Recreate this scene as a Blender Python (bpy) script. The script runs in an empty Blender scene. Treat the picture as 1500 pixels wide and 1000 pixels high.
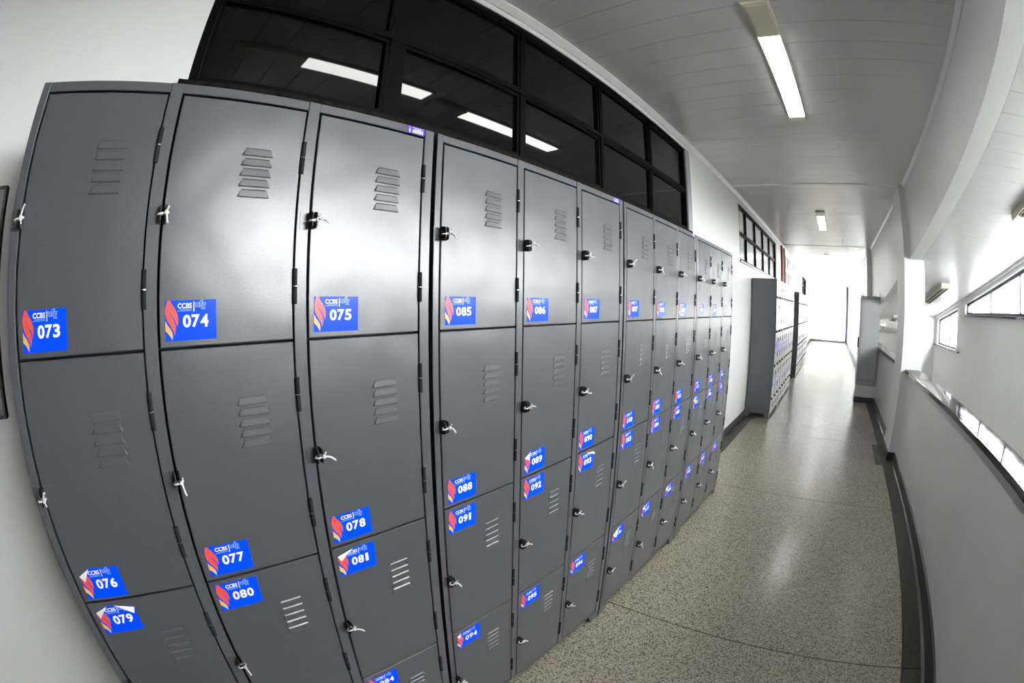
import bpy, math, random
from mathutils import Vector, Matrix
from mathutils.geometry import tessellate_polygon

random.seed(7)
sc = bpy.context.scene
COL = sc.collection

# ------------------------------------------------------------------ camera
cd = bpy.data.cameras.new('camera')
cam = bpy.data.objects.new('camera', cd)
COL.objects.link(cam)
cd.type = 'PANO'
cd.sensor_fit = 'HORIZONTAL'
cd.sensor_width = 36.0
cd.sensor_height = 24.0
for host in (cd, getattr(cd, 'cycles', None)):
    if host is None:
        continue
    for key, val in (('panorama_type', 'FISHEYE_EQUISOLID'), ('fisheye_lens', 659.37 / 1500 * 36.0), ('fisheye_fov', math.radians(200))):
        try:
            setattr(host, key, val)
        except Exception:
            pass
cd.clip_end = 300
YAW, PIT, ROL = math.radians(41.590), math.radians(-5.206), math.radians(0.646)
fw = Vector((-math.sin(YAW) * math.cos(PIT), math.cos(YAW) * math.cos(PIT), math.sin(PIT)))
rt = Vector((math.cos(YAW), math.sin(YAW), 0))
up = rt.cross(fw)
r2 = rt * math.cos(ROL) + up * math.sin(ROL)
u2 = -rt * math.sin(ROL) + up * math.cos(ROL)
m = Matrix((r2, u2, -fw)).transposed().to_4x4()
m.translation = (0.8368, 0.2998, 1.5331)
cam.matrix_world = m
sc.camera = cam

# ------------------------------------------------------------------ sky, exposure
wd = bpy.data.worlds.new('sky')
sc.world = wd
wd.use_nodes = True
bg = wd.node_tree.nodes['Background']
bg.inputs[0].default_value = (1.0, 1.0, 1.0, 1)
bg.inputs[1].default_value = 42.0
sc.view_settings.view_transform = 'Standard'
sc.view_settings.look = 'None'
sc.view_settings.gamma = 1
sc.view_settings.use_curve_mapping = False
sc.view_settings.exposure = -0.2
LAMP = 30.0
try:
    sc.cycles.max_bounces = 8
    sc.cycles.diffuse_bounces = 6
    sc.cycles.transparent_max_bounces = 12
    sc.cycles.sample_clamp_indirect = 12.0
    sc.cycles.use_denoising = True
    sc.cycles.caustics_reflective = False
    sc.cycles.caustics_refractive = False
except Exception:
    pass


# ------------------------------------------------------------------ materials
def lin(r, g, b):
    f = lambda c: (c / 255 / 12.92) if c / 255 <= .04045 else ((c / 255 + .055) / 1.055) ** 2.4
    return (f(r), f(g), f(b), 1)


def mat(name, col, rough=.5, metal=0, spec=.5, noise=None, bump=None, bump2=None, coat=0):
    """noise=(scale, amount): colour mottling; bump=(scale, distance, detail)"""
    mt = bpy.data.materials.new(name)
    mt.use_nodes = True
    nt = mt.node_tree
    b = nt.nodes['Principled BSDF']
    b.inputs['Base Color'].default_value = col
    b.inputs['Roughness'].default_value = rough
    b.inputs['Metallic'].default_value = metal
    b.inputs['Specular IOR Level'].default_value = spec
    b.inputs['Coat Weight'].default_value = coat
    if noise or bump:
        g = nt.nodes.new('ShaderNodeNewGeometry')
    if noise:
        n = nt.nodes.new('ShaderNodeTexNoise')
        n.inputs['Scale'].default_value = noise[0]
        n.inputs['Detail'].default_value = 4
        nt.links.new(g.outputs['Position'], n.inputs['Vector'])
        r = nt.nodes.new('ShaderNodeValToRGB')
        a = noise[1]
        r.color_ramp.elements[0].position = .3
        r.color_ramp.elements[1].position = .7
        r.color_ramp.elements[0].color = tuple(c * (1 - a) for c in col[:3]) + (1,)
        r.color_ramp.elements[1].color = tuple(min(1, c * (1 + a)) for c in col[:3]) + (1,)
        nt.links.new(n.outputs['Fac'], r.inputs['Fac'])
        nt.links.new(r.outputs['Color'], b.inputs['Base Color'])
    prev = None
    for bp in (bump, bump2):
        if not bp:
            continue
        n = nt.nodes.new('ShaderNodeTexNoise')
        n.inputs['Scale'].default_value = bp[0]
        n.inputs['Detail'].default_value = bp[2]
        nt.links.new(g.outputs['Position'], n.inputs['Vector'])
        bn = nt.nodes.new('ShaderNodeBump')
        bn.inputs['Strength'].default_value = 1
        bn.inputs['Distance'].default_value = bp[1]
        nt.links.new(n.outputs['Fac'], bn.inputs['Height'])
        if prev:
            nt.links.new(prev.outputs['Normal'], bn.inputs['Normal'])
        prev = bn
    if prev:
        nt.links.new(prev.outputs['Normal'], b.inputs['Normal'])
    return mt


def emit(name, col, s):
    mt = mat(name, col, .4)
    b = mt.node_tree.nodes['Principled BSDF']
    b.inputs['Emission Color'].default_value = col
    b.inputs['Emission Strength'].default_value = s
    return mt


M = {}
M['paint'] = mat('locker_paint', (.074, .075, .081, 1), .30, spec=.8, noise=(300, .14), bump=(380, .00013, 1), bump2=(6.5, .0034, 1))
M['paint_frame'] = mat('locker_frame_paint', (.080, .083, .092, 1), .28, spec=.7, noise=(300, .08), bump=(420, .00006, 2))
M['paint_dark'] = mat('dark_hinge_paint', (.026, .026, .032, 1), .8, spec=.03, bump=(300, .0003, 1))
M['hasp_paint'] = mat('hasp_paint', (.055, .056, .064, 1), .55, spec=.15, noise=(200, .1))
M['chrome'] = mat('chrome', (.75, .75, .76, 1), .2, 1)
M['interior'] = mat('locker_interior', (.03, .03, .033, 1), .7, noise=(40, .1))
M['tie'] = mat('white_plastic', (.92, .92, .90, 1), .35, noise=(200, .04))
M['blue'] = mat('sticker_blue', (.0, .070, .92, 1), .22, spec=.22, noise=(30, .03))
M['white_print'] = mat('print_white', (.88, .88, .88, 1), .3, noise=(60, .02))
M['pale_print'] = mat('print_pale_blue', (.30, .50, .92, 1), .3, noise=(60, .02))
M['red'] = mat('print_red', (.80, .085, .045, 1), .3, noise=(60, .03))
M['yellow'] = mat('print_yellow', (.86, .46, .10, 1), .3, noise=(60, .03))
M['paper_back'] = mat('sticker_back', (.80, .80, .80, 1), .5, noise=(60, .03))
M['black_print'] = mat('print_black', (.01, .01, .012, 1), .5, noise=(60, .05))
M['tag_blue'] = mat('tag_blue', (.045, .03, .50, 1), .3, noise=(60, .03))
M['wall'] = mat('wall_white', (.78, .78, .77, 1), .42, noise=(2.2, .02), bump=(60, .0006, 3), bump2=(3, .004, 1))
M['wall_gloss'] = mat('wall_satin_white', (.74, .74, .725, 1), .30, noise=(2.5, .035), bump=(70, .0004, 3), bump2=(2.5, .006, 1))
M['pvc'] = mat('pvc_plank', (.70, .70, .70, 1), .27, noise=(4, .02), bump=(5, .0015, 1))
M['pvc_gap'] = mat('pvc_groove', (.55, .55, .55, 1), .6, noise=(6, .05))
M['trim_white'] = mat('trim_white', (.82, .82, .82, 1), .35, noise=(8, .02))
M['black_metal'] = mat('black_window_frame', (.0025, .0025, .003, 1), .6, spec=.05, noise=(25, .3), bump=(200, .0002, 2))
M['dust_ledge'] = mat('dusty_ledge', (.012, .011, .010, 1), .9, spec=.05, noise=(35, .6), bump=(80, .0006, 3))
M['grey_metal'] = mat('grey_jamb', (.30, .31, .33, 1), .4, noise=(10, .06))
M['white_frame'] = mat('white_window_frame', (.65, .65, .66, 1), .35, noise=(10, .04))
M['navy_frame'] = mat('navy_window_frame', (.035, .035, .06, 1), .4, noise=(15, .1))
M['granite'] = mat('dark_granite', (.008, .008, .009, 1), .05, spec=.5, noise=(260, .6), bump=(4, .0006, 1))
M['baseboard'] = mat('dark_terrazzo_base', (.055, .054, .050, 1), .32, noise=(160, .35))
M['cabinet'] = mat('cabinet_grey', (.42, .44, .465, 1), .36, noise=(5, .05), bump=(300, .0002, 2))
M['cabinet_dark'] = mat('cabinet_dark_seam', (.05, .05, .055, 1), .5, noise=(5, .05))  # plain dark grey for panel seams, bolts and the floor base
M['cream'] = mat('lamp_housing_cream', (.72, .69, .55, 1), .4, noise=(8, .04))
M['lamp_cover'] = mat('lamp_cover_cream', (.70, .67, .53, 1), .35, noise=(8, .04))
M['tube_off'] = mat('unlit_louvre', (.16, .12, .10, 1), .3, noise=(20, .1))
M['lamp_lit'] = emit('lamp_lit', (1, 1, .97, 1), LAMP)
M['brown'] = mat('brown_red_paint', (.20, .035, .02, 1), .7, spec=.15, noise=(6, .12))
M['curtain'] = mat('pale_pane', (.55, .55, .56, 1), .12, noise=(4, .08))
M['dark_board'] = mat('grey_board', (.30, .33, .34, 1), .5, noise=(12, .15))
M['rust'] = mat('rusty_edge', (.12, .10, .085, 1), .7, noise=(70, .55), bump=(120, .0006, 3))
M['blue_dark'] = mat('navy_panel', (.02, .025, .045, 1), .4, noise=(10, .1))
M['ramp_floor'] = mat('ramp_concrete', (.33, .32, .30, 1), .5, noise=(20, .1))


def glass_mat(name, tint):
    mt = bpy.data.materials.new(name)
    mt.use_nodes = True
    nt = mt.node_tree
    for n in list(nt.nodes):
        if n.type != 'OUTPUT_MATERIAL':
            nt.nodes.remove(n)
    out = [n for n in nt.nodes if n.type == 'OUTPUT_MATERIAL'][0]
    t = nt.nodes.new('ShaderNodeBsdfTransparent')
    t.inputs[0].default_value = tint
    g = nt.nodes.new('ShaderNodeBsdfGlossy')
    g.inputs['Roughness'].default_value = .02
    lw = nt.nodes.new('ShaderNodeLayerWeight')
    lw.inputs[0].default_value = .5
    pw = nt.nodes.new('ShaderNodeMath')
    pw.operation = 'POWER'
    pw.inputs[1].default_value = 5
    nt.links.new(lw.outputs['Facing'], pw.inputs[0])
    fr = nt.nodes.new('ShaderNodeMapRange')
    fr.inputs['To Min'].default_value = .04
    fr.inputs['To Max'].default_value = .9
    nt.links.new(pw.outputs[0], fr.inputs['Value'])
    mx = nt.nodes.new('ShaderNodeMixShader')
    nt.links.new(fr.outputs[0], mx.inputs[0])
    nt.links.new(t.outputs[0], mx.inputs[1])
    nt.links.new(g.outputs[0], mx.inputs[2])
    nt.links.new(mx.outputs[0], out.inputs[0])
    return mt


M['grey_glass'] = mat('grey_glass', (.10, .10, .105, 1), .16, spec=.3, noise=(3, .25))
M['clear'] = glass_mat('clear_glass', (.95, .97, .97, 1))


def frosted(name, tcol, dcol):
    mt = bpy.data.materials.new(name)
    mt.use_nodes = True
    nt = mt.node_tree
    for n in list(nt.nodes):
        if n.type != 'OUTPUT_MATERIAL':
            nt.nodes.remove(n)
    out = [n for n in nt.nodes if n.type == 'OUTPUT_MATERIAL'][0]
    t = nt.nodes.new('ShaderNodeBsdfTranslucent')
    t.inputs[0].default_value = tcol
    d = nt.nodes.new('ShaderNodeBsdfDiffuse')
    d.inputs[0].default_value = dcol
    ad = nt.nodes.new('ShaderNodeAddShader')
    nt.links.new(t.outputs[0], ad.inputs[0])
    nt.links.new(d.outputs[0], ad.inputs[1])
    nt.links.new(ad.outputs[0], out.inputs[0])
    return mt


M['glass_block'] = frosted('glass_block', (.09, .09, .09, 1), (.6, .6, .6, 1))


def black_glass():
    mt = mat('black_glass', (.0045, .0045, .0055, 1), .025, spec=.34)
    nt = mt.node_tree
    b = nt.nodes['Principled BSDF']
    g = nt.nodes.new('ShaderNodeNewGeometry')
    n = nt.nodes.new('ShaderNodeTexNoise')
    n.inputs['Scale'].default_value = 9
    n.inputs['Detail'].default_value = 6
    nt.links.new(g.outputs['Position'], n.inputs['Vector'])
    r = nt.nodes.new('ShaderNodeMapRange')
    r.inputs['From Min'].default_value = .35
    r.inputs['From Max'].default_value = .75
    r.inputs['To Min'].default_value = .0015
    r.inputs['To Max'].default_value = .006
    nt.links.new(n.outputs['Fac'], r.inputs['Value'])
    nt.links.new(r.outputs[0], b.inputs['Base Color'])
    return mt


M['black_glass'] = black_glass()


def terrazzo(name, base, chips, dark, rough=.2, spec=.5):
    mt = bpy.data.materials.new(name)
    mt.use_nodes = True
    nt = mt.node_tree
    b = nt.nodes['Principled BSDF']
    b.inputs['Roughness'].default_value = rough
    b.inputs['Specular IOR Level'].default_value = spec
    g = nt.nodes.new('ShaderNodeNewGeometry')
    v = nt.nodes.new('ShaderNodeTexVoronoi')
    v.inputs['Scale'].default_value = 185
    nt.links.new(g.outputs['Position'], v.inputs['Vector'])
    sp = nt.nodes.new('ShaderNodeSeparateColor')
    nt.links.new(v.outputs['Color'], sp.inputs[0])
    r = nt.nodes.new('ShaderNodeValToRGB')
    r.color_ramp.interpolation = 'CONSTANT'
    e = r.color_ramp.elements
    e[0].position = 0
    e[0].color = dark
    e[1].position = .22
    e[1].color = base
    x = e.new(.48); x.color = tuple(.5 * (p + q) for p, q in zip(base, chips))
    x = e.new(.70); x.color = chips
    x = e.new(.86); x.color = tuple(.55 * p + .45 * q for p, q in zip(base, dark))
    nt.links.new(sp.outputs[0], r.inputs['Fac'])
    n = nt.nodes.new('ShaderNodeTexNoise')
    n.inputs['Scale'].default_value = 1.3
    n.inputs['Detail'].default_value = 5
    nt.links.new(g.outputs['Position'], n.inputs['Vector'])
    mr = nt.nodes.new('ShaderNodeMapRange')
    mr.inputs['To Min'].default_value = .88
    mr.inputs['To Max'].default_value = 1.12
    nt.links.new(n.outputs['Fac'], mr.inputs['Value'])
    mx = nt.nodes.new('ShaderNodeMix')
    mx.data_type = 'RGBA'
    mx.blend_type = 'MULTIPLY'
    mx.inputs['Factor'].default_value = 1
    nt.links.new(r.outputs['Color'], mx.inputs['A'])
    nt.links.new(mr.outputs[0], mx.inputs['B'])
    nt.links.new(mx.outputs['Result'], b.inputs['Base Color'])
    n2 = nt.nodes.new('ShaderNodeTexNoise')
    n2.inputs['Scale'].default_value = 2.2
    n2.inputs['Detail'].default_value = 4
    nt.links.new(g.outputs['Position'], n2.inputs['Vector'])
    m2 = nt.nodes.new('ShaderNodeMapRange')
    m2.inputs['To Min'].default_value = rough * .8
    m2.inputs['To Max'].default_value = rough * 1.25
    nt.links.new(n2.outputs['Fac'], m2.inputs['Value'])
    nt.links.new(m2.outputs[0], b.inputs['Roughness'])
    return mt


M['terrazzo'] = terrazzo('terrazzo_floor', (.335, .308, .238, 1), (.45, .42, .335, 1), (.125, .116, .09, 1), .24)
M['terrazzo_dark'] = terrazzo('terrazzo_border', (.062, .060, .053, 1), (.080, .077, .069, 1), (.040, .038, .034, 1), .42, .3)


# ------------------------------------------------------------------ mesh helpers
class MB:
    def __init__(s):
        s.v, s.f, s.mi, s.sm = [], [], [], []

    def face(s, pts, mi=0, smooth=False):
        n = len(s.v)
        s.v += [tuple(p) for p in pts]
        s.f.append(tuple(range(n, n + len(pts))))
        s.mi.append(mi)
        s.sm.append(smooth)

    def box(s, x0, x1, y0, y1, z0, z1, mi=0):
        n = len(s.v)
        s.v += [(x, y, z) for x in (x0, x1) for y in (y0, y1) for z in (z0, z1)]
        for q in ((0, 1, 3, 2), (4, 6, 7, 5), (0, 4, 5, 1), (2, 3, 7, 6), (0, 2, 6, 4), (1, 5, 7, 3)):
            s.f.append(tuple(n + i for i in q))
            s.mi.append(mi)
            s.sm.append(False)
        return s

    def bbox(s, x0, x1, y0, y1, z0, z1, c=.001, mi=0):
        """box whose +x face is chamfered"""
        n = len(s.v)
        s.v += [(x0, y0, z0), (x0, y1, z0), (x0, y1, z1), (x0, y0, z1),
                (x1 - c, y0, z0), (x1 - c, y1, z0), (x1 - c, y1, z1), (x1 - c, y0, z1),
                (x1, y0 + c, z0 + c), (x1, y1 - c, z0 + c), (x1, y1 - c, z1 - c), (x1, y0 + c, z1 - c)]
        for q in ((0, 3, 2, 1), (0, 1, 5, 4), (1, 2, 6, 5), (2, 3, 7, 6), (3, 0, 4, 7),
                  (4, 5, 9, 8), (5, 6, 10, 9), (6, 7, 11, 10), (7, 4, 8, 11), (8, 9, 10, 11)):
            s.f.append(tuple(n + i for i in q))
            s.mi.append(mi)
            s.sm.append(False)
        return s

    def prism(s, poly, axis, a, b, mi=0):
        """poly of 2D points extruded along axis ('x','y','z') between a and b"""
        def P(p, t):
            return {'x': (t, p[0], p[1]), 'y': (p[0], t, p[1]), 'z': (p[0], p[1], t)}[axis]
        k = len(poly)
        n = len(s.v)
        s.v += [P(p, a) for p in poly] + [P(p, b) for p in poly]
        for i in range(k):
            j = (i + 1) % k
            s.f.append((n + i, n + j, n + k + j, n + k + i)); s.mi.append(mi); s.sm.append(False)
        s.f.append(tuple(n + i for i in range(k))); s.mi.append(mi); s.sm.append(False)
        s.f.append(tuple(n + k + i for i in reversed(range(k)))); s.mi.append(mi); s.sm.append(False)
        return s

    def cyl(s, c, axis, r, a, b, seg=10, mi=0):
        pts = [(r * math.cos(2 * math.pi * i / seg), r * math.sin(2 * math.pi * i / seg)) for i in range(seg)]
        return s.prism([(c[0] + p[0], c[1] + p[1]) for p in pts], axis, a, b, mi)

    def tube(s, path, r, seg=6, mi=0, flat=1.0):
        rings = []
        for i, p in enumerate(path):
            p = Vector(p)
            d = (Vector(path[min(i + 1, len(path) - 1)]) - Vector(path[max(i - 1, 0)])).normalized()
            u = d.orthogonal().normalized()
            if abs(d.z) < .95:
                u = d.cross(Vector((0, 0, 1))).normalized()
            w = d.cross(u)
            n = len(s.v)
            s.v += [tuple(p + u * r * math.cos(2 * math.pi * k / seg) + w * r * flat * math.sin(2 * math.pi * k / seg)) for k in range(seg)]
            rings.append(n)
        for a, b in zip(rings, rings[1:]):
            for k in range(seg):
                l = (k + 1) % seg
                s.f.append((a + k, a + l, b + l, b + k)); s.mi.append(mi); s.sm.append(True)
        for a in (rings[0], rings[-1]):
            s.f.append(tuple(a + k for k in range(seg))); s.mi.append(mi); s.sm.append(False)
        return s

    def mesh(s, name, mats):
        me = bpy.data.meshes.new(name)
        me.from_pydata(s.v, [], s.f)
        for x in mats:
            me.materials.append(M[x])
        me.polygons.foreach_set('material_index', s.mi)
        me.polygons.foreach_set('use_smooth', s.sm)
        import bmesh
        bm = bmesh.new()
        bm.from_mesh(me)
        bmesh.ops.recalc_face_normals(bm, faces=bm.faces)
        bm.to_mesh(me)
        bm.free()
        me.update()
        return me

    def build(s, name, mats, parent=None, loc=(0, 0, 0)):
        if isinstance(mats, str):
            mats = [mats]
        return link(name, s.mesh(name, mats), parent, loc)


def link(name, data, parent=None, loc=(0, 0, 0)):
    o = bpy.data.objects.new(name, data)
    COL.objects.link(o)
    o.location = loc
    if parent:
        o.parent = parent
    return o


def tag(o, label=None, cat=None, group=None, kind=None):
    if label: o['label'] = label
    if cat: o['category'] = cat
    if group: o['group'] = group
    if kind: o['kind'] = kind
    return o


def struct(o, label=None):
    return tag(o, label, None, None, 'structure')


def empty(name, loc=(0, 0, 0)):
    o = link(name, None, None, loc)
    o.empty_display_size = .1
    return o


# ------------------------------------------------------------------ the setting
XL, XR, ZC = -.39, 1.82, 2.95
YA, YE = -4.0, 25.1
SL0, SL1 = 2.831, -.127            # ramp ceiling: z = SL0 + SL1*y


def rz(y):
    return SL0 + SL1 * y


M['ground'] = mat('outside_ground', (.30, .30, .29, 1), .9, noise=(.4, .15))
struct(MB().box(-60, 70, -50, 90, -3.5, -3.3).build('ground', 'ground'), 'pale ground outside the building')
# floor with slabs and border strips
fl = struct(MB().box(XL - .15, 1.96, YA, YE, -.12, -.006).build('floor', 'cabinet_dark'), 'speckled terrazzo floor of the corridor')
joints = [YA, -1.9, .06, 2.05, 4.0, 5.98, 7.95, 9.92, 11.9, 13.85, 15.8, 17.8, 19.75, 21.7, 23.6, YE]
g = .0030
for a, b in zip(joints, joints[1:]):
    MB().box(-.24 + g, 1.665 - g, a + g, b - g, -.006, 0).build('floor_slab', 'terrazzo', fl) if not (abs(a - 4.0) < .01) else \
        MB().prism([(-.24 + g, a + g), (1.665 - g, a + g), (1.665 - g, 5.205 - g), (1.577 - g, 5.205 - g), (1.577 - g, b - g), (-.24 + g, b - g)], 'z', -.006, 0).build('floor_slab', 'terrazzo', fl)
    MB().box(XL, -.24 - g, a + g, b - g, -.006, 0).build('border_slab', 'terrazzo_dark', fl)
    MB().box(1.665 + g, XR, a + g, b - g, -.006, 0).build('border_slab', 'terrazzo_dark', fl)
MB().box(1.577 + g, 1.665 + g - .004, 5.205 + g, 5.98 - g, -.006, 0).build('border_slab', 'terrazzo_dark', fl)

# ceiling of PVC planks
ce = struct(MB().box(XL - .15, 1.96, YA, YE, ZC + .008, ZC + .1).build('ceiling', 'pvc_gap'), 'white planked ceiling of the corridor')
pk = MB()
pk.prism([(.001, .010), (.001, .0016), (.0028, 0), (.1972, 0), (.199, .0016), (.199, .010)], 'x', XL, XR - .005)
pme = pk.mesh('plank', ['pvc'])
y = YA + .1
while y + .2 < YE:
    link('plank', pme, ce, (0, y, ZC))
    y += .2
# cross strips in the ceiling
for i, y in enumerate((5.42, 10.45)):
    struct(MB().prism([(y, ZC - .001), (y + .012, ZC - .006), (y + .045, ZC - .006), (y + .050, ZC - .001)], 'x', XL, 1.81).build('trim_%d' % (i + 1), 'trim_white'), 'white joint strip across the planked ceiling')

# left wall (pieces around the openings)
W1 = (.345, 3.97, 2.150, 2.885)
W2 = (5.90, 9.60, 2.115, 2.850)
W3 = (11.10, 13.95, 2.115, 2.875)
W4 = (17.3, 19.8, 2.10, 2.80)
W5 = (20.6, 23.9, .30, 2.85)
wl = MB()
prev = YA
for (a, b, z0, z1) in (W1, W2, W3, W4, W5):
    wl.box(XL - .15, XL, prev, a, 0, ZC)
    wl.box(XL - .15, XL, a, b, 0, z0)
    wl.box(XL - .15, XL, a, b, z1, ZC)
    prev = b
wl.box(XL - .15, XL, prev, YE, 0, ZC)
struct(wl.build('wall_left', 'wall'), 'white left wall behind the lockers')
struct(MB().box(XL, XL + .014, YA, YE, 0, .085).build('baseboard_left', 'baseboard'), 'dark terrazzo baseboard along the left wall')
# crown strip on the left
struct(MB().prism([(XL, ZC), (XL, ZC - .035), (XL + .012, ZC - .035), (XL + .040, ZC - .010), (XL + .040, ZC)], 'y', YA, YE).build('trim_3', 'trim_white'), 'white strip where the left wall meets the ceiling')
struct(MB().box(XL - .15, 3.4, YA - .15, YA, -.6, 3.4).build('wall_back', 'wall'), 'white wall behind the camera')


def strip_window(name, W, cols, pane, frame, jamb, mid, label, mull=.030, wide=None, tilt=0):
    a, b, z0, z1 = W
    root = struct(empty(name, (XL, a, z0)), label)
    ox, oy, oz = XL, a, z0
    H = z1 - z0
    fr = MB()
    fr.box(-.10, -.004, 0, cols[0] - a, 0, H)
    fr.box(-.10, -.008, 0, b - a, 0, .020)
    fr.box(-.10, -.008, 0, b - a, H - .028, H)
    zm = mid - z0
    fr.box(-.10, -.010, 0, cols[-1] - a, zm - .010, zm + .010)
    for k, c in enumerate(cols[1:-1]):
        w = wide if (wide and k == 0) else mull
        fr.box(-.10, -.012, c - a - w / 2, c - a + w / 2, 0, H)
    fr.box(-.10, -.010, cols[-1] - a, cols[-1] - a + .012, 0, H)
    fr.build('window_frame', frame, root)
    if cols[-1] + .012 < b:
        MB().box(-.10, .004, cols[-1] + .012 - a, b - a, 0, H + .0).build('jamb', jamb, root)
    for k in range(len(cols) - 1):
        w0 = ((wide if (wide and k == 1) else mull) / 2) if k else 0
        w1 = ((wide if (wide and k == 0) else mull) / 2) if k < len(cols) - 2 else 0
        ya, yb = cols[k] - a + w0 + .002, cols[k + 1] - a - w1 - .002
        for r, (za, zb) in enumerate(((.020, zm - .010), (zm + .010, H - .028))):
            za += .002; zb -= .002
            s = MB()
            t = .013
            s.box(-.050, -.020, ya, yb, za, za + t)
            s.box(-.050, -.020, ya, yb, zb - t, zb)
            s.box(-.050, -.020, ya, ya + t, za + t, zb - t)
            s.box(-.050, -.020, yb - t, yb, za + t, zb - t)
            sash = s.build('sash', frame, root)
            hh = zb - za - 2 * t
            dx = math.tan(tilt) * hh / 2 if r == 0 else 0
            p = MB()
            x0 = -.034
            p.prism([(x0 - dx, za + t), (x0 + dx, zb - t), (x0 + dx - .004, zb - t), (x0 - dx - .004, za + t)], 'y', ya + t, yb - t)
            p.build('pane', pane, sash)
    return root


w1 = strip_window('window_1', W1, [.375, 1.060, 1.752, 2.455, 3.152, 3.855], 'black_glass', 'black_metal', 'grey_metal', 2.500,
                  'long black glazed window strip above the numbered lockers', wide=.058, tilt=math.radians(0))
MB().box(-.10, .020, -.03, W1[1] - W1[0] - .05, -.022, 0).build('window_sill', 'dust_ledge', w1)
w2 = strip_window('window_2', W2, [5.935, 6.44, 7.17, 7.94, 8.70, 9.47], 'grey_glass', 'black_metal', 'grey_metal', 2.480,
                  'dark glazed window strip above the second locker row', mull=.03)
MB().box(-.10, .022, -.02, W2[1] - W2[0], -.020, 0).build('window_sill', 'grey_metal', w2)
w3 = strip_window('window_3', W3, [11.13, 11.68, 12.24, 12.80, 13.36, 13.92], 'curtain', 'white_frame', 'white_frame', 2.480,
                  'pale glazed window strip above the third locker row', mull=.03)
w4 = strip_window('window_4', W4, [17.33, 18.15, 18.97, 19.77], 'black_glass', 'black_metal', 'black_metal', 2.46,
                  'small dark window far down the left wall', mull=.04)
# brown red door jamb between the second and third rows
d1 = struct(empty('door_1', (XL, 10.40, 0)), 'brown red door leaf and jamb on the left wall')
MB().box(0, .035, 0, .10, 0, ZC).build('door_jamb', 'brown', d1)
MB().box(0, .020, .10, .52, 0, ZC).build('door_leaf', 'brown', d1)
MB().box(0, .035, .52, .60, 0, ZC).build('door_jamb', 'brown', d1)

# ---- right side: half wall, column, sloping header wall, ramp beyond
struct(MB().box(XR, 1.955, -1.0, 5.39, 0, .965).build('wall_right', 'wall_gloss'), 'white half wall on the right of the corridor')
struct(MB().box(XR, 1.955, 5.95, 10.62, 0, .965).build('wall_right_beyond_column', 'wall_gloss'), 'white half wall beyond the column')


def coping(name, a, b, label):
    mb = MB()
    x0, x1, z0, z1, c = 1.788, 1.975, .967, 1.0, .003
    mb.prism([(x0, z0), (x1, z0), (x1, z1 - c), (x1 - c, z1), (x0 + c, z1), (x0, z1 - c)], 'y', a, b)
    return struct(mb.build(name, 'granite'), label)


coping('trim_4', -1.02, 5.388, 'polished dark granite coping on the near half wall')
coping('trim_5', 5.952, 10.60, 'polished dark granite coping on the half wall beyond the column')
hw = MB()
hw.prism([(-1.0, rz(-1.0)), (5.39, rz(5.39)), (5.39, ZC + .05), (-1.0, ZC + .05)], 'x', 1.81, 1.955)
struct(hw.build('wall_right_upper', 'wall'), 'white wall above the opening with a sloping lower edge')
hw = MB()
hw.prism([(5.95, rz(5.95)), (10.62, rz(10.62)), (10.62, ZC + .05), (5.95, ZC + .05)], 'x', 1.81, 1.955)
struct(hw.build('wall_right_upper_beyond_column', 'wall'), 'white upper wall beyond the column')
struct(MB().box(1.735, 2.0, 5.39, 5.95, 0, ZC + .03).build('column', 'wall'), 'white square column standing in the half wall')
struct(MB().box(1.70, 2.0, 10.62, 10.95, -.0, ZC + .03).build('column_far', 'wall'), 'white pier at the far end of the half wall')
bb = MB()
bb.prism([(XR, 0), (XR - .030, 0), (XR - .016, .014), (XR - .013, .098), (XR - .006, .102), (XR, .102)], 'y', -1.0, 5.37)
struct(bb.build('baseboard_right', 'baseboard'), 'dark terrazzo baseboard of the near half wall')
bb = MB()
bb.prism([(XR, 0), (XR - .030, 0), (XR - .016, .014), (XR - .013, .098), (XR - .006, .102), (XR, .102)], 'y', 5.97, 8.69)
struct(bb.build('baseboard_right_beyond_column', 'baseboard'), 'dark terrazzo baseboard beyond the column')
struct(MB().box(1.721, 2.0, 5.376, 5.964, 0, .098).build('baseboard_column', 'baseboard'), 'dark terrazzo base around the column')
# white strips where the ceiling meets the right wall
for i, (a, b, x) in enumerate(((-1.0, 5.37, 1.81), (5.96, 10.6, 1.81))):
    struct(MB().prism([(x, ZC), (x, ZC - .03), (x - .010, ZC - .03), (x - .03, ZC - .008), (x - .03, ZC)], 'y', a, b).build('trim_%d' % (6 + i), 'trim_white'), 'white strip where the right upper wall meets the ceiling')

# ramp: sloping planked ceiling, outer wall with windows, floor
XO = 3.25
YR = 14.0
rc = MB()
rc.prism([(-1.4, rz(-1.4) + .012), (YR, rz(YR) + .012), (YR, rz(YR) + .1), (-1.4, rz(-1.4) + .1)], 'x', 1.955, XO + .02)
rce = struct(rc.build('ceiling_ramp', 'pvc_gap'), 'white planked ceiling sloping down along the ramp')
rp = MB()
rp.prism([(.001, .012), (.001, .0016), (.0028, 0), (.1972, 0), (.199, .0016), (.199, .012)], 'x', 1.957, XO)
rpm = rp.mesh('plank', ['pvc'])
ang = math.atan(SL1)
t = 0
while t < 15.2:
    o = link('plank', rpm, rce, (0, -1.4 + t * math.cos(ang), rz(-1.4 + t * math.cos(ang)) + .0))
    o.rotation_euler = (ang, 0, 0)
    t += .2
struct(MB().prism([(-1.0, .0), (YR, .127 * -(YR + 1)), (YR, .127 * -(YR + 1) - .1), (-1.0, -.1)], 'x', 1.955, XO).build('floor_ramp', 'ramp_floor'), 'concrete ramp floor below the half wall')
struct(MB().box(1.955, XO, YA, -1.0, -.1, 0).build('floor_landing', 'terrazzo'), 'terrazzo landing at the top of the ramp')
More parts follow.
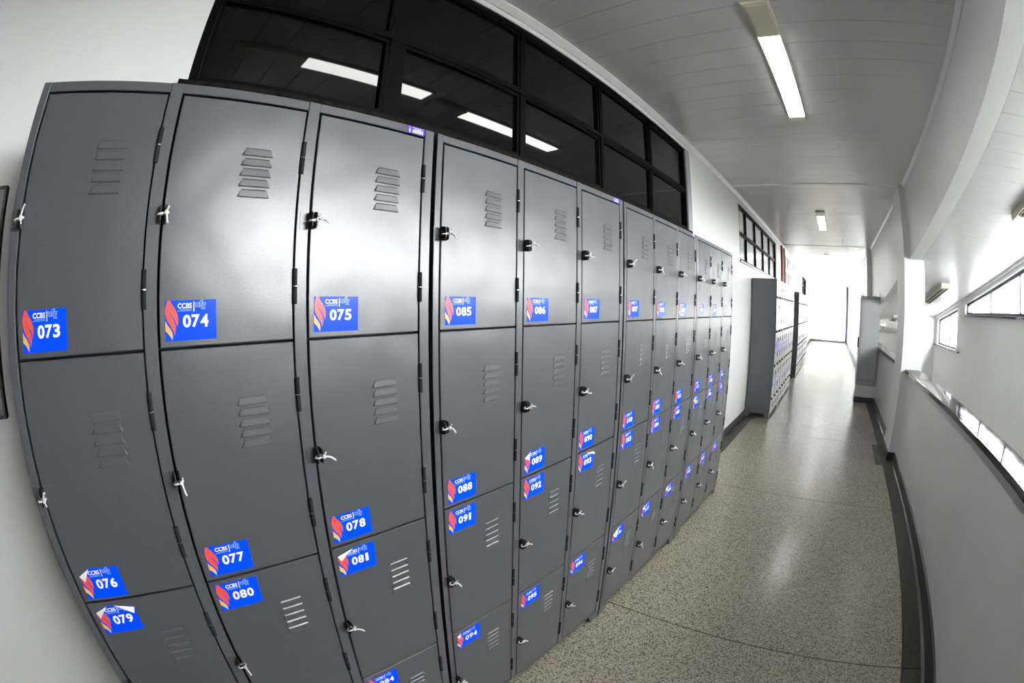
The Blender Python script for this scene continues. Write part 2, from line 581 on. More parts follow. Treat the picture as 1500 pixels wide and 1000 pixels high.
struct(MB().box(1.955, XO + .2, YA, -1.38, ZC, ZC + .1).build('ceiling_landing', 'pvc'), 'white ceiling over the top of the ramp')
# the ramp side of the half wall below floor level
struct(MB().prism([(-1.0, -.13), (YE, -.13), (YE, -3.2), (-1.0, -3.2)], 'x', 1.80, 1.955).build('wall_ramp_inner', 'wall'), 'white wall below the corridor floor')

# outer wall with two window openings (sloped tops)
N0, N1, NZ = 1.05, 7.42, 1.655
F0, F1, FZ = 7.90, 9.43, 1.10
GAP = .075
ow = MB()
TH = .16
ow.prism([(YA, -3.2), (YR, -3.2), (YR, FZ), (YA, FZ)], 'x', XO, XO + TH)
ow.prism([(YA, FZ), (F0, FZ), (F0, NZ), (YA, NZ)], 'x', XO, XO + TH)
ow.prism([(N1, NZ), (F0, NZ), (F0, rz(F0) + .05), (N1, rz(N1) + .05)], 'x', XO, XO + TH)
ow.prism([(N0, rz(N0) - GAP), (N1, rz(N1) - GAP), (N1, rz(N1) + .05), (N0, rz(N0) + .05)], 'x', XO, XO + TH)
ow.prism([(F0, rz(F0) - GAP), (F1, rz(F1) - GAP), (F1, rz(F1) + .05), (F0, rz(F0) + .05)], 'x', XO, XO + TH)
ow.prism([(F1, FZ), (9.9, FZ), (9.9, rz(9.9) + .05), (F1, rz(F1) + .05)], 'x', XO, XO + TH)
ow.prism([(YA, NZ), (N0, NZ), (N0, 3.2), (YA, 3.2)], 'x', XO, XO + TH)
ow.prism([(12.6, FZ), (YR, FZ), (YR, 3.0), (12.6, 3.0)], 'x', XO, XO + TH)
struct(ow.build('wall_ramp_outer', 'wall'), 'white outer wall of the ramp with window openings')
struct(MB().box(2.80, XO, 9.62, 9.80, -3.0, rz(9.7) + .05).build('wall_ramp_pier', 'wall'), 'white pier at the bend of the ramp')
struct(MB().box(1.955, XO + TH, YR, YR + .15, -3.2, 2.2).build('wall_ramp_end', 'wall'), 'white wall at the foot of the ramp')
# crown strip on the outer wall under the ramp ceiling
struct(MB().prism([(-1.2, rz(-1.2) - .001), (9.6, rz(9.6) - .001), (9.6, rz(9.6) - .03), (-1.2, rz(-1.2) - .03)], 'x', XO - .03, XO).build('trim_8', 'trim_white'), 'white strip along the ramp ceiling edge')


def ramp_window(name, a, b, z0, mulls, label):
    root = struct(empty(name, (XO, a, z0)), label)
    T = lambda yy: rz(yy) - GAP - z0
    w = .035
    x0, x1 = .045, .085
    fr = MB()
    P = lambda pts: fr.prism([(p - a, q) for p, q in pts], 'x', x0, x1)
    P([(a, 0), (b, 0), (b, w), (a, w)])
    P([(a, T(a) - w), (b, T(b) - w), (b, T(b)), (a, T(a))])
    P([(a, 0), (a + w, 0), (a + w, T(a + w)), (a, T(a))])
    P([(b - w, 0), (b, 0), (b, T(b)), (b - w, T(b - w))])
    fr.build('window_frame', 'navy_frame', root)
    ed = [a + w] + list(mulls) + [b - w]
    for mm in mulls:
        q = MB()
        q.prism([(mm - .015 - a, w), (mm + .015 - a, w), (mm + .015 - a, T(mm + .015) - w), (mm - .015 - a, T(mm - .015) - w)], 'x', x0 + .005, x1 - .005)
        q.build('mullion', 'navy_frame', root)
    for p, q in zip(ed, ed[1:]):
        k = MB()
        k.face([(.065, p - a, w), (.065, q - a, w), (.065, q - a, T(q) - w), (.065, p - a, T(p) - w)])
        k.build('pane', 'clear', root)
    s = MB()
    s.box(-.035, .05, -.22, b - a + .22, -.028, -.006)
    s.build('window_sill', 'granite', root)
    return root


ramp_window('window_5', N0, N1, NZ, [6.26 - 1.113 * k for k in range(7) if 6.26 - 1.113 * k > N0 + .3], 'long clear window strip with sloping head beside the ramp')
ramp_window('window_6', F0, F1, FZ, [8.58], 'tall clear two-pane window at the lower end of the ramp')

# ---- far part of the corridor on the right
fw_ = MB()
RW = (11.55, 20.9, 2.185, 2.83)
X0, X1 = 1.79, 1.95
fw_.box(X0, X1, 10.95, RW[0], 0, ZC)
LW = (12.4, 20.4, .95, 2.06)
fw_.box(X0, X1, RW[0], RW[1], LW[3], RW[2])
fw_.box(X0, X1, RW[0], LW[0], 0, LW[3])
fw_.box(X0, X1, LW[0], LW[1], 0, LW[2])
fw_.box(X0, X1, LW[1], RW[1], 0, LW[3])
fw_.box(X0, X1, RW[1], YE, 0, ZC)
fw_.box(X0, X1, RW[0], RW[1], RW[3], ZC)
struct(fw_.build('wall_right_far', 'wall'), 'white wall with high windows far down the right side')
struct(MB().box(1.776, 1.79, 10.95, 25.1, 0, .09).build('baseboard_right_far', 'baseboard'), 'dark baseboard far down the right side')


def far_window(name, W, es, label, x=X0, sg=1):
    r7 = struct(empty(name, (x, W[0], W[2])), label)
    LN, HH = W[1] - W[0], W[3] - W[2]
    def bx(x0, x1, *a):
        x0, x1 = sorted((x0 * sg, x1 * sg))
        return MB().box(x0, x1, *a)
    q = MB()
    for a in ((0, LN, 0, .03), (0, LN, HH - .03, HH), (0, .03, .03, HH - .03), (LN - .03, LN, .03, HH - .03)):
        x0, x1 = sorted((.02 * sg, .06 * sg))
        q.box(x0, x1, *a)
    q.build('window_frame', 'grey_metal', r7)
    es = [0] + [e - W[0] for e in es] + [LN]
    for e in es[1:-1]:
        bx(.02, .06, e - .015, e + .015, .03, HH - .03).build('mullion', 'grey_metal', r7)
    for a, b in zip(es, es[1:]):
        bx(.038, .042, a + .03, b - .03, .03, HH - .03).build('pane', 'clear', r7)


far_window('window_7', RW, [14.6, 18.15], 'high clear window strip far down the right wall')
far_window('window_added_right', LW, [14.4, 16.4, 18.4], 'low clear window strip added on the right to brighten the far end')  # invented window, added so more daylight reaches the far corridor

far_window('window_added_left', W5, [22.25], 'tall clear window added on the left to brighten the far end', XL, -1)  # added opening, mostly out of sight, lets sky light into the far end

# end wall with a panel of glass blocks
we = MB()
we.box(XL - .15, 1.95, YE, YE + .14, 0, .98)
we.box(XL - .15, 1.95, YE, YE + .14, 2.86, ZC + .1)
we.box(1.64, 1.95, YE, YE + .14, .98, 2.86)
we.box(XL - .15, XL, YE, YE + .14, .98, 2.86)
wend = struct(we.build('wall_end', 'wall'), 'white end wall with a panel of square glass blocks')
nx, nz = 12, 11
px, pz = (1.64 - XL) / nx, (2.86 - .98) / nz
wdt = .026
block = MB()
block.box(-px / 2, -px / 2 + wdt, -.07, .07, -pz / 2, pz / 2)
block.box(px / 2 - wdt, px / 2, -.07, .07, -pz / 2, pz / 2)
block.box(-px / 2 + wdt, px / 2 - wdt, -.07, .07, -pz / 2, -pz / 2 + wdt)
block.box(-px / 2 + wdt, px / 2 - wdt, -.07, .07, pz / 2 - wdt, pz / 2)
block.box(-px / 2 + wdt, px / 2 - wdt, -.020, .020, -pz / 2 + wdt, pz / 2 - wdt, 1)
bme = block.mesh('lattice_block', ['wall', 'glass_block'])
for i in range(nx):
    for j in range(nz):
        link('lattice_block', bme, wend, (XL + (i + .5) * px, YE + .07, .98 + (j + .5) * pz))
struct(MB().box(XL, 1.79, YE - .014, YE, 0, .09).build('baseboard_end', 'baseboard'), 'dark baseboard of the end wall')
struct(MB().box(1.65, 1.755, YE - .06, YE - .002, .02, 2.88).build('trim_9', 'blue_dark'), 'dark navy vertical post at the right edge of the end wall')
vp = empty('vent_plate', (1.29, YE - .002, .26))
tag(vp, 'small grey plate low on the white end wall', 'vent')
MB().box(0, .21, -.02, 0, 0, .18).build('cover', 'cabinet', vp)
MB().box(.02, .19, -.024, -.02, .02, .16).build('grille', 'grey_metal', vp)


# ------------------------------------------------------------------ stickers
def font_tris(txt, size, offset=0.0, spacing=1.0):
    cu = bpy.data.curves.new('t', 'FONT')
    cu.body = txt
    cu.size = size
    cu.offset = offset
    cu.space_character = spacing
    cu.resolution_u = 3
    cu.fill_mode = 'BOTH'
    ob = bpy.data.objects.new('t', cu)
    COL.objects.link(ob)
    dg = bpy.context.evaluated_depsgraph_get()
    me = bpy.data.meshes.new_from_object(ob.evaluated_get(dg))
    me.calc_loop_triangles()
    vs = [(v.co.x, v.co.y) for v in me.vertices]
    tr = [[vs[i] for i in t.vertices] for t in me.loop_triangles]
    bpy.data.objects.remove(ob)
    bpy.data.curves.remove(cu)
    bpy.data.meshes.remove(me)
    return tr


def fit_tris(tr, x0, x1, y0, y1):
    xs = [p[0] for t in tr for p in t]
    ys = [p[1] for t in tr for p in t]
    ax, bx, ay, by = min(xs), max(xs), min(ys), max(ys)
    return [[(x0 + (p[0] - ax) / (bx - ax) * (x1 - x0), y0 + (p[1] - ay) / (by - ay) * (y1 - y0)) for p in t] for t in tr]


SW, SH = .103, .0705
U = lambda u, t: (u * SW, (1 - t) * SH)          # u from the left, t from the top


def poly_tris(pts):
    return [[pts[i] for i in t] for t in tessellate_polygon([[Vector((p[0], p[1], 0)) for p in pts]])]


RED = [(.045, 0), (.10, 0), (.13, .09), (.19, .2), (.238, .33), (.258, .45), (.255, .55), (.235, .66), (.215, .56), (.18, .45), (.13, .37), (.097, .29),
       (.082, .19), (.083, .27), (.11, .36), (.16, .46), (.197, .58), (.208, .70), (.178, .86), (.155, .75), (.10, .62), (.05, .51), (.02, .41), (.004, .3), (.01, .18), (.03, .07)]
YEL = [(.002, .50), (.04, .6), (.09, .68), (.128, .77), (.145, .87), (.13, .98), (.10, .9), (.06, .82), (.002, .74)]


def art_common():
    L = []
    L += [(t, 2) for t in poly_tris([U(*p) for p in RED])]
    L += [(t, 3) for t in poly_tris([U(*p) for p in YEL])]
    a, b = U(.245, .205), U(.525, .075)
    L += [(t, 1) for t in fit_tris(font_tris('CCBS', 1, .028), a[0], b[0], a[1], b[1])]
    for (u0, u1, t0, t1) in ((.29, .525, .222, .238), (.245, .525, .256, .272)):     # two lines of unreadable fine print
        u = u0
        k = 0
        while u < u1 - .004:
            w = (.012, .02, .016, .026, .010)[k % 5]
            L += [(t, 4) for t in poly_tris([U(u, t1), U(min(u + w, u1), t1), U(min(u + w, u1), t0), U(u, t0)])]
            u += w + .006
            k += 1
    L += [(t, 1) for t in poly_tris([U(.555, .29), U(.572, .29), U(.572, .045), U(.555, .045)])]
    # outlined ufg mark
    o = []
    for ch, u0, u1, t0, t1 in (('u', .588, .672, .07, .19), ('f', .665, .745, .01, .185), ('g', .705, .795, .075, .245)):
        a, b = U(u0, t1), U(u1, t0)
        o += [(t, 4, 0) for t in fit_tris(font_tris(ch, 1, .055), a[0], b[0], a[1], b[1])]
    for ch, u0, u1, t0, t1 in (('u', .600, .660, .085, .177), ('f', .677, .732, .027, .172), ('g', .717, .783, .09, .232)):
        a, b = U(u0, t1), U(u1, t0)
        o += [(t, 0, 1) for t in fit_tris(font_tris(ch, 1, .005), a[0], b[0], a[1], b[1])]
    return L, o


ART, UFG = art_common()
DIG = {}
for c in '0123456789':
    tr = font_tris(c, 1, .035)
    DIG[c] = tr


def clip(tri, half):
    """keep the part of tri where n.p <= d"""
    (nx_, ny_), d_ = half
    out = []
    pts = tri
    for i in range(len(pts)):
        a, b = pts[i], pts[(i + 1) % len(pts)]
        da, db = nx_ * a[0] + ny_ * a[1] - d_, nx_ * b[0] + ny_ * b[1] - d_
        if da <= 0:
            out.append(a)
        if da * db < 0:
            t_ = da / (da - db)
            out.append((a[0] + (b[0] - a[0]) * t_, a[1] + (b[1] - a[1]) * t_))
    return out


def half_from(p, q, cut):
    nx_, ny_ = -(q[1] - p[1]), q[0] - p[0]
    d_ = nx_ * p[0] + ny_ * p[1]
    if nx_ * cut[0] + ny_ * cut[1] < d_:
        nx_, ny_, d_ = -nx_, -ny_, -d_
    return (nx_, ny_), d_


STICK_MATS = ['blue', 'white_print', 'red', 'yellow', 'pale_print', 'paper_back']


def sticker_mesh(num, folds=()):
    mb = MB()
    items = [(t, i, .0008) for t, i in ART]
    items += [(t, i, .0009 + .0003 * l) for t, i, l in UFG]
    if num:
        for k, ch in enumerate(num):
            u0 = .345 + k * .172
            w = .158 if ch != '1' else .10
            a, b = U(u0 + (.03 if ch == '1' else 0), .685), U(u0 + w + (.01 if ch == '1' else 0), .365)
            items += [(t, 1, .0008) for t in fit_tris(DIG[ch], a[0], b[0], a[1], b[1])]
    base = [(0, 0), (SW, 0), (SW, SH), (0, SH)]
    halves = []
    for (p, q, c) in folds:
        p, q, c = U(*p), U(*q), U(*c)
        h = half_from(p, q, c)
        halves.append(h)
        # folded flap: mirror image of the cut corner
        (nx_, ny_), d_ = h
        nn = nx_ * nx_ + ny_ * ny_
        k = 2 * (nx_ * c[0] + ny_ * c[1] - d_) / nn
        tip = (c[0] - nx_ * k, c[1] - ny_ * k)
        mid = lambda A, B, s: (A[0] + (B[0] - A[0]) * s, A[1] + (B[1] - A[1]) * s)
        pm, qm = mid(p, tip, .5), mid(q, tip, .5)
        P3 = lambda A, x: (x, A[0], A[1])
        mb.face([P3(p, .0016), P3(q, .0016), P3(qm, .0045), P3(pm, .0045)], 5)
        mb.face([P3(pm, .0045), P3(qm, .0045), P3(tip, .0095)], 5)
    for h in halves:
        base = clip(base, h)
    mb.prism(base, 'x', .0001, .0004, 0)
    for t, i, x in items:
        for h in halves:
            if len(t) >= 3:
                t = clip(t, h)
        if len(t) >= 3:
            mb.face([(x, p[0], p[1]) for p in t], i)
    me = bpy.data.meshes.new('number_sticker')
    me.from_pydata(mb.v, [], mb.f)
    for x in STICK_MATS:
        me.materials.append(M[x])
    me.polygons.foreach_set('material_index', mb.mi)
    # all printed faces look towards +x
    import bmesh
    bm = bmesh.new()
    bm.from_mesh(me)
    fl_ = [f for f in bm.faces if f.normal.x < 0 and f.calc_center_median().x > .0003]
    bmesh.ops.reverse_faces(bm, faces=fl_)
    bm.to_mesh(me)
    bm.free()
    return me


TL = lambda a, b: ((a, 0), (0, b), (0, 0))
TR = lambda a, b: ((1 - a, 0), (1, b), (1, 0))
FOLDS = {'076': [TL(.30, .22)], '079': [TL(.34, .18), TR(.48, .16)], '081': [TL(.42, .16)], '089': [TL(.28, .22)], '093': [TR(.55, .12)],
         '106': [TL(.55, .40)], '094': [TL(.18, .12)], '107': [TL(.25, .2)], '108': [TL(.28, .22)], '115': [TL(.35, .3)]}

# ------------------------------------------------------------------ lockers
Y0, DW, PC, PU, UW = .0220, .2768, .3093, .9584, .9468
ZB = [1.9272, 1.4590, .9890, .5250, .0640]
ZT = 1.95
DEP = .375

# shared meshes
lv = MB()
h, w_, pr = .0165, .070, .0026
q0 = [(0, .011, h), (0, w_ - .009, h)]
q1 = [(.0020, .009, h - .0030), (.0020, w_ - .007, h - .0030)]
q2 = [(pr, .005, .0015), (pr, w_ - .003, .0015)]
q3 = [(pr - .0012, .005, 0), (pr - .0012, w_ - .003, 0)]
q4 = [(0, .001, .0005), (0, w_, .0005)]
for A, B, mi_ in ((q0, q1, 0), (q1, q2, 0), (q2, q3, 0), (q3, q4, 1)):
    lv.face([A[0], A[1], B[1], B[0]], mi_)
for e_ in (0, 1):
    lv.face([q0[e_], q1[e_], q4[e_]])
    lv.face([q1[e_], q2[e_], q3[e_], q4[e_]])
LOUV = lv.mesh('louver', ['paint', 'interior'])

hg = MB()
hg.cyl((0, 0), 'z', .0052, -.034, -.0008, 10)
hg.cyl((0, 0), 'z', .0052, .0008, .034, 10)
hg.cyl((0, 0), 'z', .0056, -.0009, .0009, 10, 1)
HINGE = hg.mesh('hinge', ['paint_dark', 'chrome'])


def fin(mb, yc, mi=0):
    """plate standing out of the door with a round hole for the seal"""
    n = 16
    out, inn = [], []
    for i in range(n):
        a = 2 * math.pi * i / n
        c, s = math.cos(a), math.sin(a)
        k = min(.013 / max(abs(c), 1e-6), .0165 / max(abs(s), 1e-6))
        k = min(k, .0185)
        out.append((.012 + c * k, s * k))
        inn.append((.015 + .0048 * c, .0048 * s))
    t = .0011
    for i in range(n):
        j = (i + 1) % n
        for sgn in (-1, 1):
            mb.face([(out[i][0], yc + sgn * t, out[i][1]), (out[j][0], yc + sgn * t, out[j][1]), (inn[j][0], yc + sgn * t, inn[j][1]), (inn[i][0], yc + sgn * t, inn[i][1])], mi)
        mb.face([(out[i][0], yc - t, out[i][1]), (out[j][0], yc - t, out[j][1]), (out[j][0], yc + t, out[j][1]), (out[i][0], yc + t, out[i][1])], mi)
        mb.face([(inn[i][0], yc - t, inn[i][1]), (inn[j][0], yc - t, inn[j][1]), (inn[j][0], yc + t, inn[j][1]), (inn[i][0], yc + t, inn[i][1])], mi)


hs = MB()
hs.box(0, .0012, .004, .027, -.0175, .0175)
fin(hs, .0052, 1)
HASP = hs.mesh('hasp', ['paint_frame', 'hasp_paint'])
hs = MB()
hs.box(0, .0012, -.0235, -.004, -.0175, .0175)
fin(hs, -.0048, 1)
STAPLE = hs.mesh('hasp_plate', ['paint_frame', 'hasp_paint'])

dm = {}
for r in range(4):
    H = ZB[r] - ZB[r + 1]
    b = MB()
    b.bbox(-.016, .0005, .0015, DW - .001, -H + .0025, -.0025, .0014)
    dm[r] = b.mesh('door', ['paint'])

BODY = MB()
BODY.box(-DEP, -.001, 0, .0012, .066, ZT)
BODY.box(-DEP, -.001, UW - .0012, UW, .066, ZT)
BODY.box(-DEP, -.001, .0012, UW - .0012, ZT - .0012, ZT)
BODY.box(-DEP, -.001, .0012, UW - .0012, .050, .0512)
BODY.box(-DEP, -DEP + .0012, .0012, UW - .0012, .0512, ZT - .0012, 1)
BODY.box(-DEP, -.02, Y0 + DW + .014, Y0 + DW + .016, .0512, ZT - .0012, 1)
BODY.box(-DEP, -.02, Y0 + PC + DW + .014, Y0 + PC + DW + .016, .0512, ZT - .0012, 1)
for z in ZB[1:4]:
    BODY.box(-DEP, -.018, .0012, UW - .0012, z - .001, z + .001, 1)
BODY_ME = BODY.mesh('body', ['paint_frame', 'interior'])

stiles = []
for (a, b_) in ((.0, Y0 - .0035), (Y0 + DW + .002, Y0 + PC - .0035), (Y0 + PC + DW + .002, Y0 + 2 * PC - .0035), (Y0 + 2 * PC + DW + .002, UW)):
    q = MB()
    q.bbox(-.018, .0014, a, b_, .052, ZT, .0012)
    stiles.append(q.mesh('stile', ['paint_frame']))
rails = []
for c in range(3):
    q = MB()
    a, b_ = Y0 + c * PC - .0035, Y0 + c * PC + DW + .002
    q.bbox(-.018, 0, a, b_, ZB[0] + .0025, ZT - .0005, .001)
    rails.append(q.mesh('top_rail', ['paint_frame']))
q = MB()
q.box(-.018, -.001, Y0, UW - .03, .050, ZB[4] - .002)
BRAIL = q.mesh('bottom_rail', ['paint_frame'])
q = MB()
q.prism([(.0, .052), (.082, .052), (.060, 0), (.0, 0)], 'x', -.0025, 0)
q.prism([(-.0025, .066), (-.082, .066), (-.052, 0), (-.0025, 0)], 'y', 0, .002)
FOOT = q.mesh('foot', ['paint_frame'])

tg = MB()
tg.box(0, .0004, 0, .052, 0, .0195, 0)
tg.face([(.0007, .0155, .0035), (.0007, .0465, .0035), (.0007, .0465, .0115), (.0007, .0155, .0115)], 1)
for i in range(11):
    yy = .018 + i * .0025
    tg.face([(.0009, yy, .0050), (.0009, yy + (.0012 if i % 3 else .0018), .0050), (.0009, yy + (.0012 if i % 3 else .0018), .0100), (.0009, yy, .0100)], 2)
for (a, b_, z) in ((.0145, .048, .0160), (.021, .042, .0131)):
    yy = a
    while yy < b_:
        tg.face([(.0007, yy, z), (.0007, min(yy + .003, b_), z), (.0007, min(yy + .003, b_), z + .0013), (.0007, yy, z + .0013)], 1)
        yy += .0037
tg.face([(.0007, .0045, .0145), (.0007, .0095, .0145), (.0007, .0095, .0185), (.0007, .0045, .0185)], 3)
for t_ in fit_tris(font_tris('ufg', 1, .02), 0, .0115, 0, .0065):
    tg.face([(.0007, .0105 - p[1], .0020 + p[0]) for p in t_], 1)
TAG = bpy.data.meshes.new('asset_tag')
TAG.from_pydata(tg.v, [], tg.f)
for x in ('tag_blue', 'white_print', 'black_print', 'red'):
    TAG.materials.append(M[x])
TAG.polygons.foreach_set('material_index', tg.mi)

BLANK = sticker_mesh('')


def locker(y, num0, label, group, louvers=True, x=0.0, tagged=True):
    root = empty('locker', (x, y, 0))
    tag(root, label, 'locker', group)
    link('body', BODY_ME, root)
    for s_ in stiles:
        link('stile', s_, root)
    for s_ in rails:
        link('top_rail', s_, root)
    link('bottom_rail', BRAIL, root)
    for (sx, sy, lx, ly) in ((1, 1, 0, 0), (1, -1, 0, UW), (-1, 1, -DEP, 0), (-1, -1, -DEP, UW)):
        f_ = link('foot', FOOT, root, (lx, ly, 0))
        f_.scale = (sx, sy, 1)
    if tagged:
        t_ = link('asset_tag', TAG, root, (.0003, .866, 1.9300))
        t_['label'] = 'small blue barcode tag'
    for r in range(4):
        for c in range(3):
            yy = Y0 + c * PC
            d = link('door', dm[r], root, (0, yy, ZB[r]))
            if louvers:
                for k in range(5):
                    link('louver', LOUV, d, (.0005, .1455, -.1145 - .0206 * k))
            link('hinge', HINGE, d, (.0022, DW + .0025, -.106))
            link('hinge', HINGE, d, (.0022, DW + .0025, -.364))
            link('hasp', HASP, d, (.0005, 0, -.235))
            st_ = link('hasp_plate', STAPLE, root, (.0014, yy, ZB[r] - .235))
            H = ZB[r] - ZB[r + 1]
            if num0:
                n = '%03d' % (num0 + r * 3 + c)
                me = sticker_mesh(n, FOLDS.get(n, ()))
            else:
                n, me = None, BLANK
            top = (-.3845 if r < 1 else -.389) if r < 2 else (-.012 if r == 2 else -.016)
            o = link('number_sticker', me, d, (.0006, .0145 + random.uniform(-.002, .004), top - SH + random.uniform(-.002, .002)))
            o.rotation_euler = (random.uniform(-.012, .012), 0, 0)
            if n:
                o['label'] = 'blue sticker numbered ' + n
                d['label'] = 'dark grey vented door numbered ' + n
    return root


UN = [(73, 'first dark grey steel locker with doors numbered 073 to 084'), (85, 'second dark grey steel locker with doors numbered 085 to 096'),
      (97, 'third dark grey steel locker with doors numbered 097 to 108'), (109, 'fourth dark grey steel locker with doors numbered 109 to 120')]
for i, (n, lab) in enumerate(UN):
    locker(i * PU, n, lab, 'numbered lockers in the near row')
BL = ['dark grey locker showing its side panel, nearest of the middle row', 'dark grey locker between two others in the middle row', 'dark grey locker at the far end of the middle row']
for i in range(3):
    locker(6.66 + i * PU, None, BL[i], 'lockers in the middle row')
CL = ['dark grey locker nearest in the far row, narrow side panel showing', 'second dark grey locker of the far row', 'third dark grey locker of the far row', 'last dark grey locker of the far row']
for i, y in enumerate((10.94, 11.90, 12.98, 13.94)):
    locker(y, None, CL[i], 'lockers in the far row', louvers=False, tagged=False)


# ------------------------------------------------------------------ cable ties through the hasps
def tie_mesh(k):
    rnd = random.Random(k * 13 + 5)
    mb = MB()
    # loop through the two holes (plane y-x), then a head and a cut tail
    loop = []
    for i in range(13):
        a = math.pi * 2 * i / 12
        loop.append((.019 + .0065 * math.cos(a), .0105 * math.sin(a), -.001 + .002 * math.sin(a)))
    mb.tube(loop, .0019, 6)
    hx, hy = .0255, .006
    mb.box(hx - .002, hx + .004, hy - .003, hy + .003, -.0035, .0035)
    ang_ = rnd.uniform(-1.4, 1.3)
    sg_ = rnd.choice((-1, 1))
    L_ = rnd.uniform(.012, .024)
    tail = []
    for i in range(6):
        s_ = i / 5
        tail.append((hx + .003 + .010 * s_, hy + L_ * s_ * math.cos(ang_), L_ * s_ * math.sin(ang_) + .004 * math.sin(s_ * 3) * sg_))
    mb.tube(tail, .0022, 6)
    mb.tube([(hx, hy - .001, 0), (hx + .004, hy + .002, .006 * (1 if ang_ < 0 else -1)), (hx + .005, hy + .004, .011 * (1 if ang_ < 0 else -1))], .0015, 6)
    return mb.mesh('cable_tie', ['tie'])


TIES = [tie_mesh(k) for k in range(8)]
for i in range(4):
    for r in range(4):
        for c in range(3):
            n = 73 + 12 * i + r * 3 + c
            if n in (82, 83, 84):
                continue              # below the picture
            o = link('cable_tie', TIES[(n * 5 + r) % 8], None, (.0010, i * PU + Y0 + c * PC, ZB[r] - .235))
            tag(o, 'white tie on hasp of door %03d, %s row, %s column of %s locker' % (n, ('top', 'second', 'third', 'bottom')[r], ('left', 'middle', 'right')[c], ('first', 'second', 'third', 'fourth')[i]), 'cable tie', 'white ties sealing the locker hasps')


# ------------------------------------------------------------------ ceiling lamps
def strip_lamp(x0, x1, y0, y1, lit, label, group):
    root = empty('ceiling_lamp', ((x0 + x1) / 2, y0, ZC))
    tag(root, label, 'lamp', group)
    w = (x1 - x0) / 2
    L = y1 - y0
    hb = MB()
    zb = -.018
    hb.prism([(-w, -.001), (-w, -.006), (-w + .010, zb), (w - .010, zb), (w, -.006), (w, -.001)], 'y', 0, L)
    hb.build('housing', 'cream', root)
    la, lb = lit[0] - y0, lit[1] - y0
    dfs = MB()
    dfs.prism([(-w + .014, zb), (-w + .018, zb - .006), (w - .018, zb - .006), (w - .014, zb)], 'y', la, lb)
    dfs.build('diffuser', 'lamp_lit', root)
    cv = MB()
    cv.prism([(-w + .018, zb), (-w + .020, zb - .004), (w - .020, zb - .004), (w - .018, zb)], 'y', .02, la - .004)
    cv.build('cover_plate', 'lamp_cover', root)
    return root


strip_lamp(.607, .757, 2.075, 3.575, (2.39, 3.49), 'lit cream strip lamp nearest on the corridor ceiling', 'strip lamps on the corridor ceiling')
strip_lamp(.607, .757, 6.91, 8.48, (7.22, 8.40), 'lit cream strip lamp second along the corridor ceiling', 'strip lamps on the corridor ceiling')
strip_lamp(.600, .750, 11.90, 13.4, (12.2, 13.3), 'lit cream strip lamp third along the corridor ceiling', 'strip lamps on the corridor ceiling')
strip_lamp(.600, .750, 16.9, 18.4, (17.2, 18.3), 'lit cream strip lamp farthest along the corridor ceiling', 'strip lamps on the corridor ceiling')
strip_lamp(.53, .68, .60, 2.00, (1.07, 1.98), 'lit cream strip lamp above the camera, seen as the left reflection in the black window', 'strip lamps on the corridor ceiling')


def ramp_lamp(xc, y0, y1, label):
    root = empty('ramp_lamp', (xc, y0, rz(y0) - .002))
    root.rotation_euler = (ang, 0, 0)
    tag(root, label, 'lamp', 'unlit strip lamps on the ramp ceiling')
    L = (y1 - y0) / math.cos(ang)
    w = .078
    hb = MB()
    hb.prism([(-w, 0), (-w, -.05), (-w + .006, -.05), (-w + .006, -.010), (w - .006, -.010), (w - .006, -.05), (w, -.05), (w, 0)], 'y', .10, L - .10)
    hb.build('housing', 'cream', root)
    for a, b in ((0, .10), (L - .10, L)):
        MB().box(-w, w, a, b, -.052, 0).build('end_cap', 'cream', root)
    for s_ in (-.036, .036):
        MB().cyl((s_, -.030), 'y', .013, .10, L - .10, 10).build('tube', 'tube_off', root)
    MB().box(-.006, .006, .10, L - .10, -.048, -.010).build('reflector', 'grey_metal', root)
    return root


ramp_lamp(2.62, 2.23, 3.73, 'unlit cream strip lamp at the right edge, on the sloping ceiling')
ramp_lamp(2.59, 6.45, 7.95, 'unlit cream strip lamp on the sloping ceiling right of the column')
ramp_lamp(2.34, 9.85, 10.75, 'unlit strip lamp seen left of the column through the far opening')
ramp_lamp(2.24, 11.55, 12.4, 'farthest unlit strip lamp seen through the far opening')

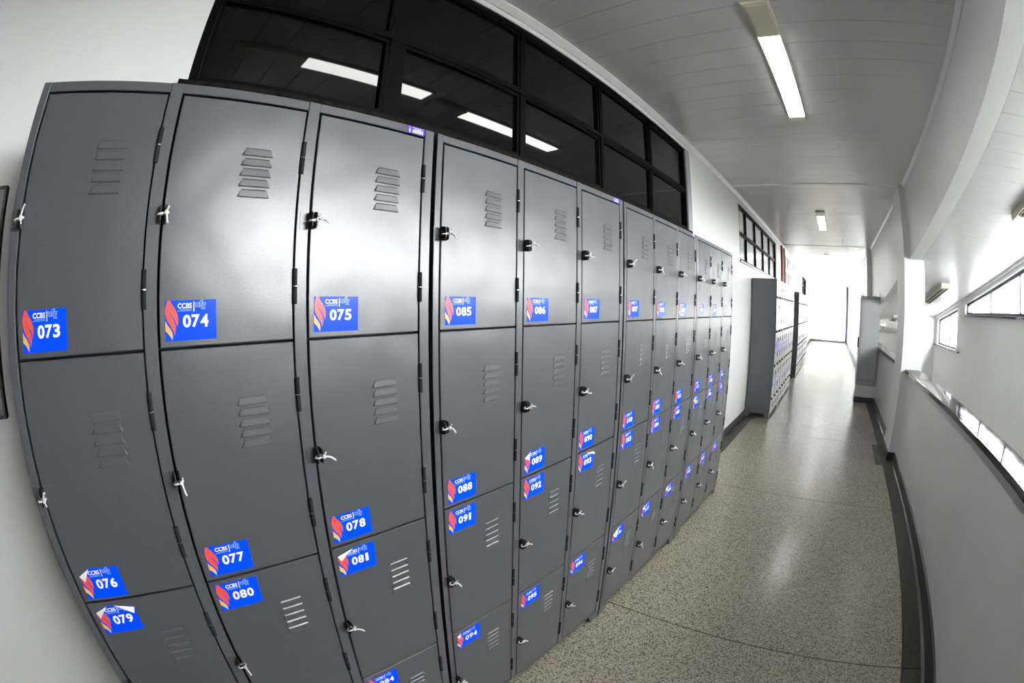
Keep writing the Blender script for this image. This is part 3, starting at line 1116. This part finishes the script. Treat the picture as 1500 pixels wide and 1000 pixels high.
# ------------------------------------------------------------------ grey cabinet on plinth
pl = empty('plinth', (1.42, 8.70, 0))
struct(pl, 'white plinth with dark base under the grey cabinet')
MB().box(0, .40, 0, .40, .10, .30).build('plinth_body', 'wall', pl)
MB().box(-.014, .40, -.014, .41, 0, .10).build('plinth_base', 'baseboard', pl)
cb = empty('cabinet', (1.42, 8.70, .30))
tag(cb, 'tall grey metal cabinet on a white plinth against the half wall', 'cabinet')
CW, CDp, CH = .385, .40, 1.545
q = MB()
q.box(0, CW, 0, CDp, 0, CH)
q.build('body', 'cabinet', cb)
q = MB()
t = .030
q.box(.012, CW - .012, -.006, 0, .10, CH - .04)
sp_ = q.build('side_panel', 'cabinet', cb)
q = MB()
for a in ((.010, .012, .098, CH - .038), (CW - .012, CW - .010, .098, CH - .038)):
    q.box(a[0], a[1], -.0065, -.0005, a[2], a[3])
q.box(.010, CW - .010, -.0065, -.0005, .095, .100)
q.box(.010, CW - .010, -.0065, -.0005, CH - .040, CH - .036)
q.build('panel_seam', 'cabinet_dark', cb)
for zz in (.14, .85, CH - .13):
    for xx in (.05, CW - .05):
        MB().cyl((xx, zz), 'y', .007, -.012, -.006, 8).build('bolt', 'cabinet_dark', cb)
q = MB()
q.box(-.018, 0, .006, CDp - .006, .02, CH - .02)
dr = q.build('door', 'cabinet', cb)
q = MB()
q.box(-.046, -.018, .05, .075, .66, .84)
q.build('handle', 'black_metal', dr)
q = MB()
q.box(-.004, CW + .012, -.012, CDp, CH, CH + .012)
q.build('lid', 'cabinet', cb)
for xx, yy, hh in ((.0, .01, .055), (.028, .05, .05), (CW - .10, .03, .03), (CW - .012, .01, .075)):
    q = MB()
    q.box(xx, xx + .010, yy, yy + .03, CH + .012, CH + .012 + hh)
    q.build('lug', 'cabinet', cb)

# grey board on the left wall beside the lockers
bd = empty('wall_panel', (XL, -.85, 1.292))
tag(bd, 'grey metal panel with rusty rim on the wall, cut by the left picture edge', 'panel')
q = MB()
q.box(.001, .020, 0, .68, 0, .562)
q.build('plate', 'dark_board', bd)
q = MB()
for a in ((0, .68, 0, .008), (0, .68, .554, .562), (0, .008, .008, .554), (.672, .68, .008, .554)):
    q.box(.001, .026, *a)
q.build('rim', 'rust', bd)
for zz in (.06, .42):
    MB().cyl((.655, zz), 'x', .005, .020, .023, 8).build('screw', 'black_metal', bd)
